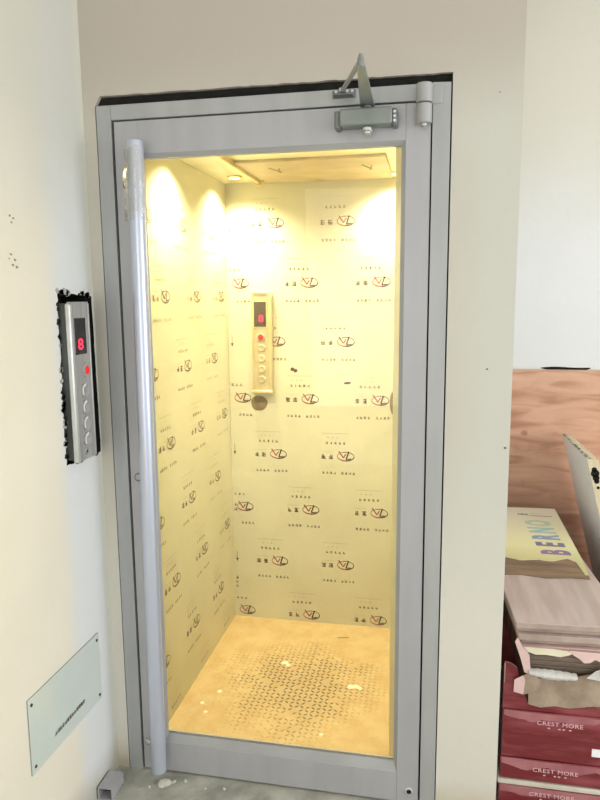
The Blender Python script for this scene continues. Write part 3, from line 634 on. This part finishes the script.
# printed lid
lid = thing('printed_carton_lid', (1.38, .75, .6045), 'cream printed carton lid with faded coloured letters and torn brown edge on planks', 'carton lid')
re_ = random.Random(41)
brown = [(1.20, .39), (1.28, .40), (1.36, .385), (1.44, .40), (1.499, .40), (1.508, .60), (1.512, 1.165), (1.22, 1.145)]
q = MB(); q.prism(brown, lambda x, y: (x, y, .6075), lambda x, y: (x, y, .6048), M['cardboard_dark']); q.build('brown_cardboard', lid)
def poster_mat():
    m = mat('cream_green_print', rgb(240, 236, 196), .35, col2=rgb(236, 230, 176), scale=2, coat=.3)
    nt = m.node_tree; b = nt.nodes['Principled BSDF']; tc = nt.nodes['Texture Coordinate']; sp = nt.nodes.new('ShaderNodeSeparateXYZ'); nt.links.new(tc.outputs['Object'], sp.inputs[0])
    r = nt.nodes.new('ShaderNodeValToRGB'); mr = nt.nodes.new('ShaderNodeMapRange'); mr.inputs['From Min'].default_value = .52; mr.inputs['From Max'].default_value = 1.15
    nt.links.new(sp.outputs['Y'], mr.inputs[0]); nt.links.new(mr.outputs[0], r.inputs[0]); e = r.color_ramp.elements
    e[0].color = rgb(212, 208, 146); e[1].color = rgb(253, 251, 232); k = e.new(.25); k.color = rgb(247, 243, 188)
    nt.links.new(r.outputs[0], b.inputs['Base Color']); return m
pm = poster_mat(); POSC = Vector((0, 0, 0))
edge = [(1.20, .56)]
for i in range(1, 16): t = i/16; edge.append((1.20+.275*t, .56-.028*math.sin(t*PI*1.1)+.009*math.sin(t*15)+re_.uniform(-.004, .004)))
poly = edge+[(1.482, .54), (1.490, .43), (1.501, .43), (1.508, .60), (1.512, 1.165), (1.22, 1.145)]
q = MB(); q.prism(poly, lambda x, y: (x, y, .6092), lambda x, y: (x, y, .6076), pm, M['wrap_cream']); q.build('printed_layer', lid)
# letters, read from the near end to the far end of the lid
cols = [rgb(150, 126, 168), rgb(126, 128, 160), rgb(146, 172, 206), rgb(178, 214, 210), rgb(200, 228, 206)]
cen = [(1.431, .622), (1.425, .702), (1.420, .780), (1.417, .862), (1.415, .950)]
for ch, c, (lx, ly) in zip('BERNO', cols, cen):
    lm = mat('faded_letter_'+ch.lower(), c, .4, col2=tuple(x*.92 for x in c[:3])+(1,), scale=20)
    # text right = +y (away), text up = -x (left)
    q = MB(); text_faces(q, ch, .122, lm, lambda u, v, a=lx, b=ly: (a-v*1.12, b+u*.72, .6096), bold=.045); q.build('printed_letter', lid)
q = MB(); sm = M['plank_dark']
for i in range(3): glyph(q, 1.35+.014*i, 1.06, .02, sm, lambda a, b: (a, b, .6096), re_)
stroke(q, (1.395, 1.075), (1.44, 1.075), .006, M['wrap_pink'], lambda a, b: (a, b, .6096)); stroke(q, (1.39, 1.045), (1.48, 1.045), .006, M['ink_red'], lambda a, b: (a, b, .6096))
q.build('small_print', lid)

# white faced board standing at the right, tilted
q = MB(); zt0, zt1 = .927, .940; yf, yn = 1.272, .748; sl_ = .113/.447; th = .042
def sp_(y, z, o): return (1.547+(.927-z)*sl_+o, y, z+o*-.10)
F = [sp_(yf, 0.004, 0), sp_(yn, 0.004, 0), sp_(yn, zt1, 0), sp_(yf, zt0, 0)]; B = [sp_(yf, 0.008, th), sp_(yn, 0.008, th), sp_(yn, zt1, th), sp_(yf, zt0, th)]
q.add(F, [(0, 1, 2, 3)], M['slab_white']); q.add(F+B, [(7, 6, 5, 4), (3, 2, 6, 7), (0, 4, 5, 1), (1, 5, 6, 2), (0, 3, 7, 4)], M['slab_core'])
wb = thing('white_board', (1.7, 1.0, 0), 'thick white faced board with beige crumbling top edge standing tilted beside the plank pile', 'board')
rb = random.Random(77)
for i in range(46):
    t = rb.random(); y = yf+(yn-yf)*t; z = zt0+(zt1-zt0)*t; s = rb.uniform(.006, .018); o = rb.uniform(0, .010)
    x, _, _z = sp_(y, z, o); q.add([(x-.003, y-s, _z+.0012), (x+.006, y-s*.6, _z+.0014), (x+.005, y+s, _z+.0013), (x-.002, y+s*.7, _z+.0012)], [(0, 1, 2, 3)], M['slab_dirt'])
for (z, s) in ((.90, .010), (.885, .016), (.868, .013), (.855, .010), (.83, .006)):
    x, y, _z = sp_(yn, z, .018); q.lathe((x, yn-.0004, _z), (0, -1, 0), [(0, s), (.0004, s*.9)], M['black'], 9)
q.build('board_panel', wb)

# ------------------------------------------------------------------ light
w = bpy.data.worlds.new('world'); sc.world = w; w.use_nodes = True
bg = w.node_tree.nodes['Background']; bg.inputs[0].default_value = (.96, .98, 1.0, 1); bg.inputs[1].default_value = 1.2
def area(name, loc, tgt, sx, sy, e, col):
    l = bpy.data.lights.new(name, 'AREA'); l.shape = 'RECTANGLE'; l.size = sx; l.size_y = sy; l.energy = e; l.color = col
    o = bpy.data.objects.new(name, l); COL.objects.link(o); o.location = loc
    o.rotation_euler = (Vector(tgt)-Vector(loc)).to_track_quat('-Z', 'Y').to_euler(); return o
area('room_fill', (.2, -3.6, 1.5), (.9, .5, .7), 2.4, 1.8, 32, (1, .98, .95))  # added fill behind the camera, lifting the white board and pile
area('pile_fill', (1.45, .25, 2.9), (1.5, .7, 0), .5, .5, 3.5, (1, .98, .95))  # overhead fill added to brighten the leaning board's dark side
area('window_daylight', (4.2, -1.4, 1.5), (0, -.6, .5), 2.6, 1.8, 58, (1, .98, .95))

# ------------------------------------------------------------------ camera
R_ = Matrix(((0.98084914, 0.19456133, -0.0089919), (-0.02083694, 0.1507242, 0.98835623), (-0.1936512, 0.96924099, -0.15189176)))
cd = bpy.data.cameras.new('camera'); cam = bpy.data.objects.new('camera', cd); COL.objects.link(cam)
mw_ = Matrix.Identity(4)
for i in range(3):
    mw_[i][0] = R_[0][i]; mw_[i][1] = R_[1][i]; mw_[i][2] = -R_[2][i]
mw_.translation = Vector((0.96690402, -1.88377931, 1.55293143)); cam.matrix_world = mw_
cd.sensor_fit = 'VERTICAL'; cd.sensor_height = 36; cd.sensor_width = 27; cd.lens = 670.789/800*36; cd.clip_start = .02
sc.camera = cam
sc.view_settings.view_transform = 'Standard'; sc.view_settings.look = 'None'; sc.view_settings.exposure = 0; sc.view_settings.gamma = 1
